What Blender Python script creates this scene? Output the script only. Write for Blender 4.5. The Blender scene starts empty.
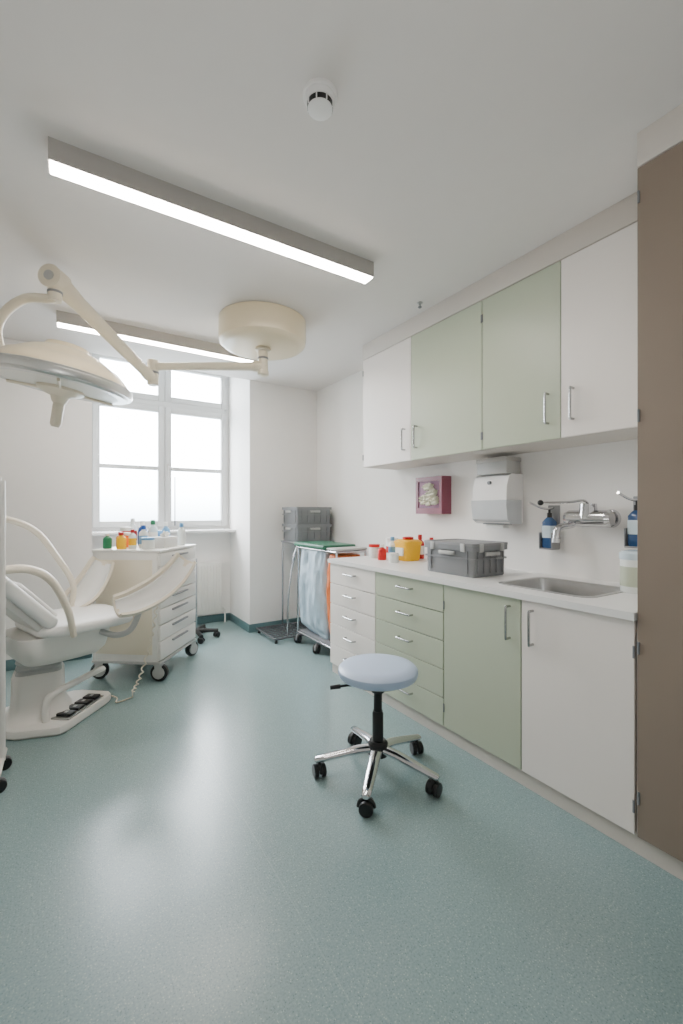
import bpy, bmesh, math, random
from mathutils import Vector, Matrix
from mathutils import noise as mnoise
RND = random.Random(7)
C = bpy.context.scene.collection
PI = math.pi
TH = math.radians(32.5)
F = 432.0
H = 1.27
FW = Vector((math.sin(TH), math.cos(TH), 0)); RT = Vector((math.cos(TH), -math.sin(TH), 0))
CEIL, XR, YB, YW, XL, YF = 2.66, 2.44, 4.36, 5.08, -1.9, -1.7

# ------------------------------------------------------------------ materials
def lin(c):
    out = []
    for v in c:
        v /= 255.0
        out.append(v / 12.92 if v <= 0.04045 else ((v + 0.055) / 1.055) ** 2.4)
    return out

def mat(name, col, rough=0.5, metal=0.0, var=0.03, scale=12.0, bump=0.0, bscale=200.0, spec=0.5, emit=0.0, alpha=None, coat=0.0):
    m = bpy.data.materials.new(name); m.use_nodes = True
    nt = m.node_tree; b = nt.nodes['Principled BSDF']
    l = lin(col)
    tc = nt.nodes.new('ShaderNodeTexCoord')
    nz = nt.nodes.new('ShaderNodeTexNoise'); nz.inputs['Scale'].default_value = scale; nz.inputs['Detail'].default_value = 3
    nt.links.new(tc.outputs['Object'], nz.inputs['Vector'])
    mr = nt.nodes.new('ShaderNodeMapRange'); mr.inputs['To Min'].default_value = 1 - var; mr.inputs['To Max'].default_value = 1 + var
    nt.links.new(nz.outputs['Fac'], mr.inputs['Value'])
    vm = nt.nodes.new('ShaderNodeVectorMath'); vm.operation = 'SCALE'; vm.inputs[0].default_value = l
    nt.links.new(mr.outputs['Result'], vm.inputs['Scale'])
    nt.links.new(vm.outputs['Vector'], b.inputs['Base Color'])
    b.inputs['Roughness'].default_value = rough; b.inputs['Metallic'].default_value = metal
    b.inputs['Specular IOR Level'].default_value = spec
    b.inputs['Coat Weight'].default_value = coat
    if bump:
        n2 = nt.nodes.new('ShaderNodeTexNoise'); n2.inputs['Scale'].default_value = bscale
        nt.links.new(tc.outputs['Object'], n2.inputs['Vector'])
        bp = nt.nodes.new('ShaderNodeBump'); bp.inputs['Strength'].default_value = bump; bp.inputs['Distance'].default_value = 0.002
        nt.links.new(n2.outputs['Fac'], bp.inputs['Height']); nt.links.new(bp.outputs['Normal'], b.inputs['Normal'])
    if emit:
        b.inputs['Emission Color'].default_value = (*l, 1); b.inputs['Emission Strength'].default_value = emit
    if alpha is not None:
        b.inputs['Alpha'].default_value = alpha
    return m

M = dict(
    wall=mat('wall_paint', (243, 240, 236), .75, var=.015, bump=.06, bscale=120),
    ceiling=mat('ceiling_paint', (233, 228, 224), .85, var=.015),
    white=mat('white_laminate', (242, 235, 229), .38, var=.01),
    inner=mat('carcass_white', (215, 209, 201), .5, var=.01),
    green=mat('sage_laminate', (187, 195, 173), .36, var=.012),
    taupe=mat('taupe_laminate', (142, 127, 114), .45, var=.015),
    fascia=mat('fascia_beige', (214, 206, 198), .45, var=.01),
    top=mat('worktop_white', (242, 241, 239), .3, var=.012),
    steel=mat('brushed_steel', (190, 190, 190), .28, 1.0, var=.04),
    chrome=mat('chrome', (205, 205, 208), .12, 1.0, var=.01),
    satin=mat('satin_chrome', (214, 214, 212), .32, 1.0, var=.01),
    hmetal=mat('handle_metal', (172, 172, 172), .25, 1.0, var=.02),
    alu=mat('anodised_aluminium', (180, 176, 172), .5, .0, var=.02),
    diff=mat('lit_diffuser', (255, 246, 236), .5, emit=58),
    cream=mat('cream_enamel', (234, 219, 188), .32, var=.015, coat=.2),
    creamw=mat('cream_white_enamel', (231, 221, 200), .35, var=.015),
    lens=mat('frosted_lens', (234, 232, 224), .38, var=.02),
    chair=mat('chair_white', (234, 231, 225), .35, var=.012),
    beige=mat('chair_cream_shell', (228, 218, 200), .42, var=.02),
    uph=mat('upholstery_white', (239, 238, 235), .5, var=.02, bump=.05),
    grey=mat('grey_plastic', (142, 143, 145), .45, var=.02),
    dgrey=mat('mid_grey_plastic', (130, 132, 135), .5, var=.03),
    darkwire=mat('dark_wire', (84, 86, 90), .5, var=.03),
    pale=mat('pale_grey_plastic', (184, 184, 182), .45, var=.02),
    black=mat('black_plastic', (20, 20, 22), .4, var=.05),
    blueseat=mat('blue_vinyl', (188, 206, 233), .38, var=.012, bump=.05),
    skirt=mat('teal_skirting', (88, 118, 122), .5, var=.03),
    pvc=mat('window_pvc', (196, 196, 195), .4, var=.01),
    sill=mat('sill_white', (214, 213, 211), .4, var=.01),
    rad=mat('radiator_enamel', (228, 225, 220), .35, var=.01),
    yellow=mat('yellow_plastic', (250, 190, 0), .4, var=.02),
    red=mat('red_plastic', (196, 24, 24), .4, var=.02),
    blue=mat('blue_plastic', (40, 84, 160), .4, var=.02),
    dblue=mat('dark_blue_bottle', (52, 84, 128), .2, var=.03),
    lblue=mat('light_blue_plastic', (110, 165, 210), .4, var=.02),
    greenp=mat('green_plastic', (36, 126, 86), .45, var=.02),
    lid_green=mat('lid_green', (50, 108, 84), .45, var=.02),
    orange=mat('orange_bag', (226, 124, 68), .45, var=.06),
    orangep=mat('orange_plastic', (240, 120, 30), .4, var=.03),
    bag=mat('pale_blue_bag', (190, 211, 226), .3, var=.12, scale=14, bump=.5, bscale=25),
    maroon=mat('mauve_acrylic', (130, 64, 82), .3, var=.03),
    purple=mat('purple_card', (150, 112, 136), .6, var=.25, scale=30),
    glove=mat('glove_latex', (216, 214, 192), .6, var=.12, scale=40),
    paper=mat('paper_white', (240, 240, 236), .7, var=.02),
    tdisp=mat('dispenser_white', (243, 241, 239), .3, var=.01),
    smoke=mat('frosted_plastic', (204, 208, 211), .10, var=.05),
    screen=mat('screen_fabric', (224, 222, 218), .8, var=.02, bump=.1),
    tub=mat('tub_white', (236, 240, 236), .4, var=.02),
    clear=mat('clear_plastic', (206, 222, 230), .15, var=.03),
)

def floor_mat():
    m = bpy.data.materials.new('speckled_vinyl'); m.use_nodes = True
    nt = m.node_tree; b = nt.nodes['Principled BSDF']; N = nt.nodes.new; L = nt.links.new
    tc = N('ShaderNodeTexCoord')
    n1 = N('ShaderNodeTexNoise'); n1.inputs['Scale'].default_value = 160; n1.inputs['Detail'].default_value = 4
    L(tc.outputs['Object'], n1.inputs['Vector'])
    r1 = N('ShaderNodeValToRGB'); e = r1.color_ramp.elements
    e[0].position = .34; e[0].color = (*lin((124, 147, 149)), 1)
    e[1].position = .66; e[1].color = (*lin((143, 165, 165)), 1)
    L(n1.outputs['Fac'], r1.inputs['Fac'])
    v = N('ShaderNodeTexVoronoi'); v.inputs['Scale'].default_value = 130
    L(tc.outputs['Object'], v.inputs['Vector'])
    r2 = N('ShaderNodeValToRGB'); e = r2.color_ramp.elements
    e[0].position = .18; e[0].color = (1, 1, 1, 1); e[1].position = .28; e[1].color = (0, 0, 0, 1)
    L(v.outputs['Distance'], r2.inputs['Fac'])
    r3 = N('ShaderNodeValToRGB'); r3.color_ramp.interpolation = 'CONSTANT'; e = r3.color_ramp.elements
    e[0].position = 0; e[0].color = (*lin((82, 109, 114)), 1); e[1].position = .5; e[1].color = (*lin((182, 200, 198)), 1)
    sx = N('ShaderNodeSeparateColor'); L(v.outputs['Color'], sx.inputs['Color']); L(sx.outputs[0], r3.inputs['Fac'])
    mx = N('ShaderNodeMix'); mx.data_type = 'RGBA'
    ml = N('ShaderNodeMath'); ml.operation = 'MULTIPLY'; ml.inputs[1].default_value = .58; L(r2.outputs['Color'], ml.inputs[0])
    L(ml.outputs[0], mx.inputs['Factor']); L(r1.outputs['Color'], mx.inputs[6]); L(r3.outputs['Color'], mx.inputs[7])
    # welded seams between the sheets
    sp = N('ShaderNodeSeparateXYZ'); L(tc.outputs['Object'], sp.inputs[0])
    a = N('ShaderNodeMath'); a.operation = 'SUBTRACT'; a.inputs[1].default_value = .62; L(sp.outputs[0], a.inputs[0])
    ab = N('ShaderNodeMath'); ab.operation = 'ABSOLUTE'; L(a.outputs[0], ab.inputs[0])
    lt = N('ShaderNodeMath'); lt.operation = 'LESS_THAN'; lt.inputs[1].default_value = .002; L(ab.outputs[0], lt.inputs[0])
    lm = N('ShaderNodeMath'); lm.operation = 'MULTIPLY'; lm.inputs[1].default_value = .16; L(lt.outputs[0], lm.inputs[0])
    m2 = N('ShaderNodeMix'); m2.data_type = 'RGBA'; L(lm.outputs[0], m2.inputs['Factor']); L(mx.outputs[2], m2.inputs[6])
    m2.inputs[7].default_value = (*lin((180, 198, 196)), 1)
    L(m2.outputs[2], b.inputs['Base Color'])
    b.inputs['Roughness'].default_value = .25
    b.inputs['Specular IOR Level'].default_value = .62
    return m
M['floor'] = floor_mat()

def glass_mat():
    m = bpy.data.materials.new('window_glass'); m.use_nodes = True
    nt = m.node_tree; nt.nodes.clear()
    o = nt.nodes.new('ShaderNodeOutputMaterial'); t = nt.nodes.new('ShaderNodeBsdfTransparent'); g = nt.nodes.new('ShaderNodeBsdfGlossy')
    g.inputs['Roughness'].default_value = .02; t.inputs['Color'].default_value = (.97, .985, .99, 1)
    x = nt.nodes.new('ShaderNodeMixShader'); x.inputs[0].default_value = .05
    nt.links.new(t.outputs[0], x.inputs[1]); nt.links.new(g.outputs[0], x.inputs[2]); nt.links.new(x.outputs[0], o.inputs[0])
    return m
M['glass'] = glass_mat()

# ------------------------------------------------------------------ mesh helpers
WM = {}
def spline(pts, k=6):
    pts = [Vector(p) for p in pts]; out = []
    n = len(pts)
    for i in range(n - 1):
        p0 = pts[max(i - 1, 0)]; p1 = pts[i]; p2 = pts[i + 1]; p3 = pts[min(i + 2, n - 1)]
        for j in range(k):
            t = j / k
            out.append(.5 * ((2 * p1) + (-p0 + p2) * t + (2 * p0 - 5 * p1 + 4 * p2 - p3) * t * t + (-p0 + 3 * p1 - 3 * p2 + p3) * t ** 3))
    out.append(pts[-1]); return out

def rrect(x0, x1, y0, y1, r, n=5):
    pts = []
    for cx, cy, a in ((x1 - r, y1 - r, 0), (x0 + r, y1 - r, 90), (x0 + r, y0 + r, 180), (x1 - r, y0 + r, 270)):
        for k in range(n + 1):
            t = math.radians(a + 90 * k / n); pts.append((cx + r * math.cos(t), cy + r * math.sin(t)))
    return pts

class MB:
    def __init__(s, T=None): s.bm = bmesh.new(); s.T = T or Matrix.Identity(4)
    def v(s, p): return s.bm.verts.new(s.T @ Vector(p))
    def box(s, x0, x1, y0, y1, z0, z1, bev=0, seg=2, T=None):
        t = bmesh.new(); bmesh.ops.create_cube(t, size=1)
        for q in t.verts: q.co = Vector(((x0 + x1) / 2 + q.co.x * (x1 - x0), (y0 + y1) / 2 + q.co.y * (y1 - y0), (z0 + z1) / 2 + q.co.z * (z1 - z0)))
        if bev: bmesh.ops.bevel(t, geom=t.edges[:], offset=bev, segments=seg, affect='EDGES', profile=.5)
        t.transform(s.T @ (T or Matrix.Identity(4)))
        me = bpy.data.meshes.new('t'); t.to_mesh(me); t.free(); s.bm.from_mesh(me); bpy.data.meshes.remove(me); return s
    def loops(s, rings, cap0=True, cap1=True, closed=False):
        R = [[s.v(p) for p in r] for r in rings]; n = len(R[0])
        rng = range(len(R)) if closed else range(len(R) - 1)
        for i in rng:
            a, b = R[i], R[(i + 1) % len(R)]
            for j in range(n):
                k = (j + 1) % n
                try: s.bm.faces.new((a[j], a[k], b[k], b[j]))
                except ValueError: pass
        if not closed:
            if cap0: s.bm.faces.new(list(reversed(R[0])))
            if cap1: s.bm.faces.new(R[-1])
        return s
    def tube(s, pts, r, n=12, closed=False, flat=1.0):
        pts = [Vector(p) for p in pts]; m = len(pts); rings = []
        rr = r if isinstance(r, (list, tuple)) else None
        up = None
        for i, p in enumerate(pts):
            if closed: t = (pts[(i + 1) % m] - pts[i - 1]).normalized()
            else: t = (pts[min(i + 1, m - 1)] - pts[max(i - 1, 0)]).normalized()
            if up is None:
                up = Vector((0, 0, 1)) if abs(t.z) < .9 else Vector((1, 0, 0))
            up = (up - t * up.dot(t)).normalized(); sd = t.cross(up)
            q = rr[min(int(i * len(rr) / m), len(rr) - 1)] if rr and len(rr) != m else (rr[i] if rr else r)
            rings.append([p + (up * math.cos(2 * PI * k / n) * flat + sd * math.sin(2 * PI * k / n)) * q for k in range(n)])
        return s.loops(rings, closed=closed)
    def cyl(s, p0, p1, r0, r1=None, n=24): return s.tube([p0, p1], [r0, r0 if r1 is None else r1], n)
    def lathe(s, prof, loc=(0, 0, 0), n=36, T=None):
        T = T or Matrix.Translation(Vector(loc)); rings = []
        for r, z in prof:
            r = max(r, .0004)
            rings.append([T @ Vector((r * math.cos(2 * PI * k / n), r * math.sin(2 * PI * k / n), z)) for k in range(n)])
        return s.loops(rings)
    def prism(s, poly, z0, z1, b=0):
        if b:
            cx = sum(p[0] for p in poly) / len(poly); cy = sum(p[1] for p in poly) / len(poly)
            def sh(p, d):
                l = math.hypot(p[0] - cx, p[1] - cy); k = (l - d) / l
                return (cx + (p[0] - cx) * k, cy + (p[1] - cy) * k)
            rings = [[(*sh(p, b), z0) for p in poly], [(*p, z0 + b) for p in poly], [(*p, z1 - b) for p in poly], [(*sh(p, b * .3), z1 - b * .3) for p in poly], [(*sh(p, b), z1) for p in poly]]
        else: rings = [[(*p, z0) for p in poly], [(*p, z1) for p in poly]]
        return s.loops(rings)
    def sphere(s, c, r, sc=(1, 1, 1), sub=3, lump=0, ls=3.0):
        t = bmesh.new(); bmesh.ops.create_icosphere(t, subdivisions=sub, radius=1)
        for q in t.verts:
            d = q.co.copy(); k = 1 + (lump * mnoise.noise(d * ls + Vector(c)) if lump else 0)
            q.co = Vector(c) + Vector((d.x * sc[0], d.y * sc[1], d.z * sc[2])) * r * k
        t.transform(s.T)
        me = bpy.data.meshes.new('t'); t.to_mesh(me); t.free(); s.bm.from_mesh(me); bpy.data.meshes.remove(me); return s
    def build(s, name, m, parent=None, label=None, cat=None, group=None, kind=None, ang=35):
        bm = s.bm
        bmesh.ops.recalc_face_normals(bm, faces=bm.faces[:])
        for f in bm.faces: f.smooth = True
        for e in bm.edges:
            if len(e.link_faces) == 2 and e.calc_face_angle(0) > math.radians(ang): e.smooth = False
        me = bpy.data.meshes.new(name)
        o = bpy.data.objects.new(name, me); C.objects.link(o)
        if parent is not None:
            bm.transform(WM[parent.name].inverted()); o.parent = parent; WM[o.name] = WM[parent.name]
        else:
            xs = [q.co for q in bm.verts]
            loc = Vector(((min(p.x for p in xs) + max(p.x for p in xs)) / 2, (min(p.y for p in xs) + max(p.y for p in xs)) / 2, min(p.z for p in xs)))
            if kind == 'structure': loc = Vector((0, 0, 0))
            bm.transform(Matrix.Translation(-loc)); o.location = loc; WM[o.name] = Matrix.Translation(loc)
        bm.to_mesh(me); bm.free()
        me.materials.append(m)
        tag(o, label, cat, group, kind); return o

def tag(o, label=None, cat=None, group=None, kind=None):
    if label: o['label'] = label
    if cat: o['category'] = cat
    if group: o['group'] = group
    if kind: o['kind'] = kind
    return o
def thing(name, label, cat, loc, rz=0, group=None):
    o = bpy.data.objects.new(name, None); C.objects.link(o); o.empty_display_size = .1
    o.location = loc; o.rotation_euler = (0, 0, rz)
    WM[o.name] = Matrix.Translation(Vector(loc)) @ Matrix.Rotation(rz, 4, 'Z')
    return tag(o, label, cat, group)
def struct(name, mb, m): return mb.build(name, m, kind='structure')

# ------------------------------------------------------------------ room shell
NX0, NX1 = .19, 1.63
struct('floor', MB().box(XL - .1, XR + .1, YF - .1, 5.2, -.1, 0), M['floor'])
struct('ceiling', MB().box(XL - .1, XR + .1, YF - .1, YB, CEIL, CEIL + .4), M['ceiling'])
struct('wall_right', MB().box(XR, XR + .12, YF - .1, YB, 0, CEIL), M['wall'])
struct('wall_left', MB().box(XL - .12, XL, YF - .1, YB, 0, CEIL), M['wall'])
struct('wall_front', MB().box(XL, XR, YF - .12, YF, 0, CEIL), M['wall'])
struct('wall_back_left', MB().box(XL - .12, NX0, YB, 5.2, 0, 3.06), M['wall'])
struct('wall_back_right', MB().box(NX1, XR + .12, YB, 5.2, 0, 3.06), M['wall'])
struct('wall_back_below', MB().box(NX0, NX1, 5.0, 5.2, 0, 1.04), M['wall'])
struct('wall_back_above', MB().box(NX0, NX1, YB, 5.2, 2.96, 3.06), M['wall'])
w = MB(); w.box(NX1, XR, YB - .012, YB, 0, .085, .003); w.box(NX1 - .012, NX1, YB - .012, 5.0, 0, .085, .003)
w.box(NX0, NX1, 4.988, 5.0, 0, .085, .003); w.box(XL, NX0, YB - .012, YB, 0, .085, .003)
struct('baseboard_back', w, M['skirt'])
struct('baseboard_right', MB().box(XR - .012, XR, 2.97, YB - .012, 0, .085, .003), M['skirt'])
struct('trim_1', MB().box(2.086, XR, .757, 2.947, 2.535, CEIL, .002), M['fascia'])
struct('trim_2', MB().box(1.766, XR, .14, .755, 2.535, CEIL, .002), M['fascia'])
struct('trim_3', MB().box(1.79, 1.81, .14, 2.945, 0, .073), M['fascia'])
struct('trim_4', MB().box(NX0, NX1, 4.80, 5.035, 1.04, 1.07, .006), M['sill'])

# window
fy0, fy1 = 5.04, 5.11
w = MB()
w.box(NX0, NX0 + .06, fy0, fy1, 1.07, 2.96); w.box(NX1 - .06, NX1, fy0, fy1, 1.07, 2.96)
w.box(NX0 + .06, NX1 - .06, fy0, fy1, 1.07, 1.13); w.box(NX0 + .06, NX1 - .06, fy0, fy1, 2.89, 2.96)
w.box(NX0 + .06, NX1 - .06, fy0 - .01, fy1, 2.40, 2.49, .006); w.box(.88, .94, fy0 - .005, fy1, 1.13, 2.89, .004)
win = struct('window_1', w, M['pvc'])
def sash(x0, x1, z0, z1, bar):
    s = MB(); t = .064; a, b = fy0 - .018, fy1 - .03
    s.box(x0, x0 + t, a, b, z0, z1, .006); s.box(x1 - t, x1, a, b, z0, z1, .006)
    s.box(x0 + t, x1 - t, a, b, z0, z0 + t, .006); s.box(x0 + t, x1 - t, a, b, z1 - t, z1, .006)
    if bar: s.box(x0 + t, x1 - t, a + .008, b, bar - .021, bar + .021, .005)
    o = s.build('sash', M['pvc'], win)
    MB().box(x0 + t - .005, x1 - t + .005, b - .022, b - .018, z0 + t - .005, z1 - t + .005).build('pane', M['glass'], o)
    return o
for x0, x1 in ((NX0 + .035, .905), (.915, NX1 - .035)):
    sash(x0, x1, 1.11, 2.42, 1.745); sash(x0, x1, 2.475, 2.91, None)
hd = MB(); hd.box(.93, .955, 5.0, 5.022, 1.70, 1.80, .004); hd.tube(spline([(.942, 5.005, 1.76), (.942, 4.97, 1.76), (.942, 4.965, 1.72), (.942, 4.965, 1.63)], 4), .009)
hd.build('handle', M['alu'], win)
rod = MB(); rod.tube([(1.012, 5.012, 1.12), (1.012, 5.012, 1.66)], .006); rod.build('espagnolette_rod', M['darkwire'], win)

# radiator in the niche
r = thing('radiator', 'white ribbed panel radiator under the window beside the supply trolley', 'radiator', (1.0, 4.92, 0))
pn = MB(); pn.box(.46, 1.5, 4.90, 4.93, .12, .70, .008)
x = .475
while x < 1.48:
    pn.box(x, x + .016, 4.890, 4.902, .15, .67, .005); x += .033
pn.build('panel', M['rad'], r)
MB().box(.46, 1.5, 4.93, 4.98, .69, .705, .003).build('top_grille', M['rad'], r)
MB().tube(spline([(1.48, 4.93, .16), (1.53, 4.93, .16), (1.545, 4.93, .12), (1.545, 4.93, 0.0)], 4), .009).build('pipe', M['rad'], r)
for x in (.6, 1.3): MB().box(x, x + .03, 4.93, 4.997, .3, .6).build('wall_bracket', M['rad'], r)

# ------------------------------------------------------------------ cabinets
XF = 1.77
def bow(mb, p, axis, L, out, r=.006):
    p = Vector(p); a = Vector(axis); o = Vector((-out, 0, 0))
    mb.tube(spline([p - a * L / 2, p - a * L / 2 + o * .85, p - a * (L / 2 - .012) + o, p + a * (L / 2 - .012) + o, p + a * L / 2 + o * .85, p + a * L / 2], 4), r, 10)
def shell(mb, x0, x1, y0, y1, z0, z1, top=True, lo0=None, lo1=None, t=.018):
    mb.box(x0, x1, y0, y0 + t, z0, lo0 or z1); mb.box(x0, x1, y1 - t, y1, z0, lo1 or z1)
    mb.box(x0, x1, y0 + t, y1 - t, z0, z0 + t); mb.box(x1 - .008, x1, y0 + t, y1 - t, z0 + t, min(z1, .7) if not top else z1)
    if top: mb.box(x0, x1 - .008, y0 + t, y1 - t, z1 - t, z1)
BZ0, BZ1 = .075, .868
def base_unit(y0, y1, label, m, kind, handle_low_y=None, lo0=None, lo1=None):
    t = thing('base_cabinet', label, 'cabinet', (2.1, (y0 + y1) / 2, BZ0), 0, 'base cabinets under the worktop')
    b = MB(); shell(b, XF + .02, XR - .005, y0, y1, BZ0, BZ1, kind == 'drawers', lo0, lo1); b.build('body', M['inner'], t)
    g = .0028
    if kind == 'drawers':
        n = 5; hh = (BZ1 - BZ0) / n
        for i in range(n):
            z0 = BZ0 + i * hh
            d = MB().box(XF, XF + .019, y0 + g, y1 - g, z0 + g, z0 + hh - g, .0015, 1).build('drawer', m, t)
            hb = MB(); bow(hb, (XF + .001, (y0 + y1) / 2, z0 + hh * .60), (0, 1, 0), .12, .030); hb.build('handle', M['hmetal'], d)
    else:
        d = MB().box(XF, XF + .019, y0 + g, y1 - g, BZ0 + g, BZ1 - g, .0015, 1).build('door', m, t)
        yy = y0 + .06 if handle_low_y else y1 - .06
        hb = MB(); bow(hb, (XF + .001, yy, .75), (0, 0, 1), .15, .032); hb.build('handle', M['hmetal'], d)
        yh = (y1 - .004) if handle_low_y else (y0 + .004)
        for z in (.16, .73):
            MB().cyl((XF - .002, yh, z), (XF - .002, yh, z + .045), .0042, n=10).build('hinge', M['dgrey'], d)
    return t
SY = [2.947, 2.352, 1.722, 1.236, .762]
base_unit(SY[1], SY[0], 'white drawer unit under the far end of the worktop', M['white'], 'drawers')
base_unit(SY[2], SY[1], 'sage green drawer unit with five drawers behind the stool', M['green'], 'drawers')
base_unit(SY[3], SY[2], 'sage green single door base cabinet between green drawers and white door', M['green'], 'door', True, lo0=.70)
base_unit(SY[4], SY[3], 'white single door base cabinet under the sink beside the taupe tall cabinet', M['white'], 'door', False, lo1=.70)

UF = 2.09; UZ0, UZ1 = 1.64, 2.533
def wall_unit(y0, y1, label, m, low):
    t = thing('wall_cabinet', label, 'cabinet', (2.27, (y0 + y1) / 2, UZ0), 0, 'wall cabinets above the worktop')
    b = MB(); shell(b, UF + .02, XR, y0, y1, UZ0, UZ1); b.build('body', M['inner'], t)
    d = MB().box(UF, UF + .019, y0 + .002, y1 - .002, UZ0 + .002, UZ1 - .002, .0015, 1).build('door', m, t)
    hb = MB(); bow(hb, (UF + .001, y0 + .065 if low else y1 - .065, 1.80), (0, 0, 1), .15, .032); hb.build('handle', M['hmetal'], d)
    yh = (y1 - .004) if low else (y0 + .004)
    for z in (1.70, 2.40):
        MB().cyl((UF - .002, yh, z), (UF - .002, yh, z + .045), .0042, n=10).build('hinge', M['dgrey'], d)
wall_unit(SY[1], SY[0], 'white wall cabinet nearest the window wall', M['white'], True)
wall_unit(SY[2], SY[1], 'sage green wall cabinet with its handle at lower left beside the far white one', M['green'], False)
wall_unit(SY[3], SY[2], 'sage green wall cabinet with its handle at lower right above the towel dispenser', M['green'], True)
wall_unit(SY[4], SY[3], 'white wall cabinet above the sink and faucet', M['white'], False)

t = thing('tall_cabinet', 'taupe floor to ceiling cabinet at the near end of the worktop', 'cabinet', (2.1, .45, 0))
b = MB(); shell(b, XF + .02, XR - .006, .14, .757, .075, 2.533); b.build('body', M['inner'], t)
d = MB().box(XF - .003, XF + .019, .142, .754, .078, 2.530, .0015, 1).build('door', M['taupe'], t)
hb = MB(); bow(hb, (XF - .002, .21, 1.2), (0, 0, 1), .18, .03); hb.build('handle', M['hmetal'], d)
for z in (.20, .75, 1.6, 2.40):
    MB().cyl((XF - .005, .749, z), (XF - .005, .749, z + .045), .0042, n=10).build('hinge', M['dgrey'], d)

# worktop with sink cut-out
SKX0, SKX1, SKY0, SKY1 = 1.89, 2.27, 1.00, 1.45
def holed_slab(x0, x1, y0, y1, z0, z1, hole):
    mb = MB(); bm = mb.bm; L = {}
    for z in (z0, z1):
        o = [bm.verts.new((x, y, z)) for x, y in ((x0, y0), (x1, y0), (x1, y1), (x0, y1))]
        i = [bm.verts.new((x, y, z)) for x, y in hole]
        es = [bm.edges.new((l[k], l[(k + 1) % len(l)])) for l in (o, i) for k in range(len(l))]
        bmesh.ops.triangle_fill(bm, use_beauty=True, use_dissolve=False, edges=es)
        L[z] = (o, i)
    for q in (0, 1):
        a, b = L[z0][q], L[z1][q]
        for k in range(len(a)):
            j = (k + 1) % len(a); bm.faces.new((a[k], a[j], b[j], b[k]))
    return mb
holed_slab(1.752, XR, .758, 2.955, .870, .90, rrect(SKX0, SKX1, SKY0, SKY1, .06)).build('worktop', M['top'], label='long white worktop running over all the base cabinets', cat='worktop')
sk = thing('sink', 'inset stainless steel sink in the worktop under the faucet', 'sink', (2.08, 1.225, .9))
rings = []
for dlt, z in ((-.02, .9005), (-.02, .9035), (.0, .9035), (.006, .898), (.012, .86), (.022, .77), (.05, .745), (.12, .742)):
    rings.append([(x, y, z) for x, y in rrect(SKX0 + dlt, SKX1 - dlt, SKY0 + dlt, SKY1 - dlt, max(.06 - dlt * .3, .03))])
MB().loops(rings, cap0=False).build('basin', M['steel'], sk)
MB().lathe([(.045, .7425), (.045, .7445), (.03, .7455), (.012, .744)], (2.08, 1.225, 0)).build('drain', M['chrome'], sk)

# ------------------------------------------------------------------ wall fittings over the worktop
f = thing('faucet', 'chrome wall mounted mixer faucet with long elbow lever above the sink', 'faucet', (2.4, 1.25, 1.24))
b = MB()
for y in (1.165, 1.315):
    b.cyl((XR, y, 1.235), (XR - .016, y, 1.235), .050, .044); b.cyl((XR - .012, y, 1.235), (2.355, y, 1.235), .028)
b.cyl((2.355, 1.14, 1.235), (2.355, 1.34, 1.235), .045); b.cyl((2.355, 1.12, 1.235), (2.355, 1.14, 1.235), .034, .045); b.cyl((2.355, 1.34, 1.235), (2.355, 1.36, 1.235), .045, .034)
b.cyl((2.355, 1.24, 1.235), (2.355, 1.24, 1.314), .047, .041)
b.build('body', M['chrome'], f)
MB().tube(spline([(2.355, 1.29, 1.225), (2.32, 1.31, 1.200), (2.27, 1.33, 1.192), (2.235, 1.34, 1.175), (2.228, 1.342, 1.125)], 6), .0185, 14).build('spout', M['chrome'], f)
MB().cyl((2.228, 1.342, 1.13), (2.227, 1.342, 1.105), .022).build('aerator', M['steel'], f)
lv = MB().tube(spline([(2.355, 1.24, 1.314), (2.33, 1.255, 1.332), (2.25, 1.285, 1.322), (2.09, 1.34, 1.318)], 5), .010, 12, flat=.65).build('lever', M['chrome'], f)
MB().sphere((2.085, 1.342, 1.318), .015).build('lever_tip', M['black'], lv)

def soap(y, label, bm_, capm, z=1.06):
    t = thing('soap_dispenser', label, 'soap dispenser', (2.40, y, z), 0, 'soap dispensers on the wall by the sink')
    h_ = .032
    b = MB(); b.box(2.428, XR, y - .036, y + .036, z, z + .25, .004); b.box(2.345, 2.43, y - h_ - .008, y + h_ + .008, z - .008, z, .003)
    b.box(2.345, 2.43, y - h_ - .008, y - h_ - .004, z, z + .09); b.box(2.345, 2.43, y + h_ + .004, y + h_ + .008, z, z + .09)
    b.build('bracket', M['grey'], t)
    bo = MB(); bo.loops([[(px, py, zz) for px, py in rrect(2.355 + i, 2.42 - i, y - h_ + i, y + h_ - i, .014)] for i, zz in ((.004, z), (0, z + .006), (0, z + .15), (.010, z + .168), (.018, z + .178))])
    bo = bo.build('bottle', bm_, t)
    MB().loops([[(px, py, zz) for px, py in rrect(2.3535, 2.4215, y - h_ - .0015, y + h_ + .0015, .014)] for zz in (z + .06, z + .13)], False, False).build('paper_label', M['clear'], bo)
    MB().cyl((2.388, y, z + .178), (2.388, y, z + .205), .014).cyl((2.388, y, z + .205), (2.388, y, z + .225), .007).build('pump', capm, t)
    MB().tube(spline([(2.43, y, z + .235), (2.388, y, z + .228), (2.30, y, z + .235), (2.20, y, z + .262)], 5), .0065).build('elbow_lever', M['chrome'], t)
soap(1.48, 'dark blue soap dispenser just left of the faucet', M['dblue'], M['black'])
soap(1.02, 'dark blue soap dispenser right of the faucet partly hidden by the tall cabinet', M['dblue'], M['black'], 1.10)

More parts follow.
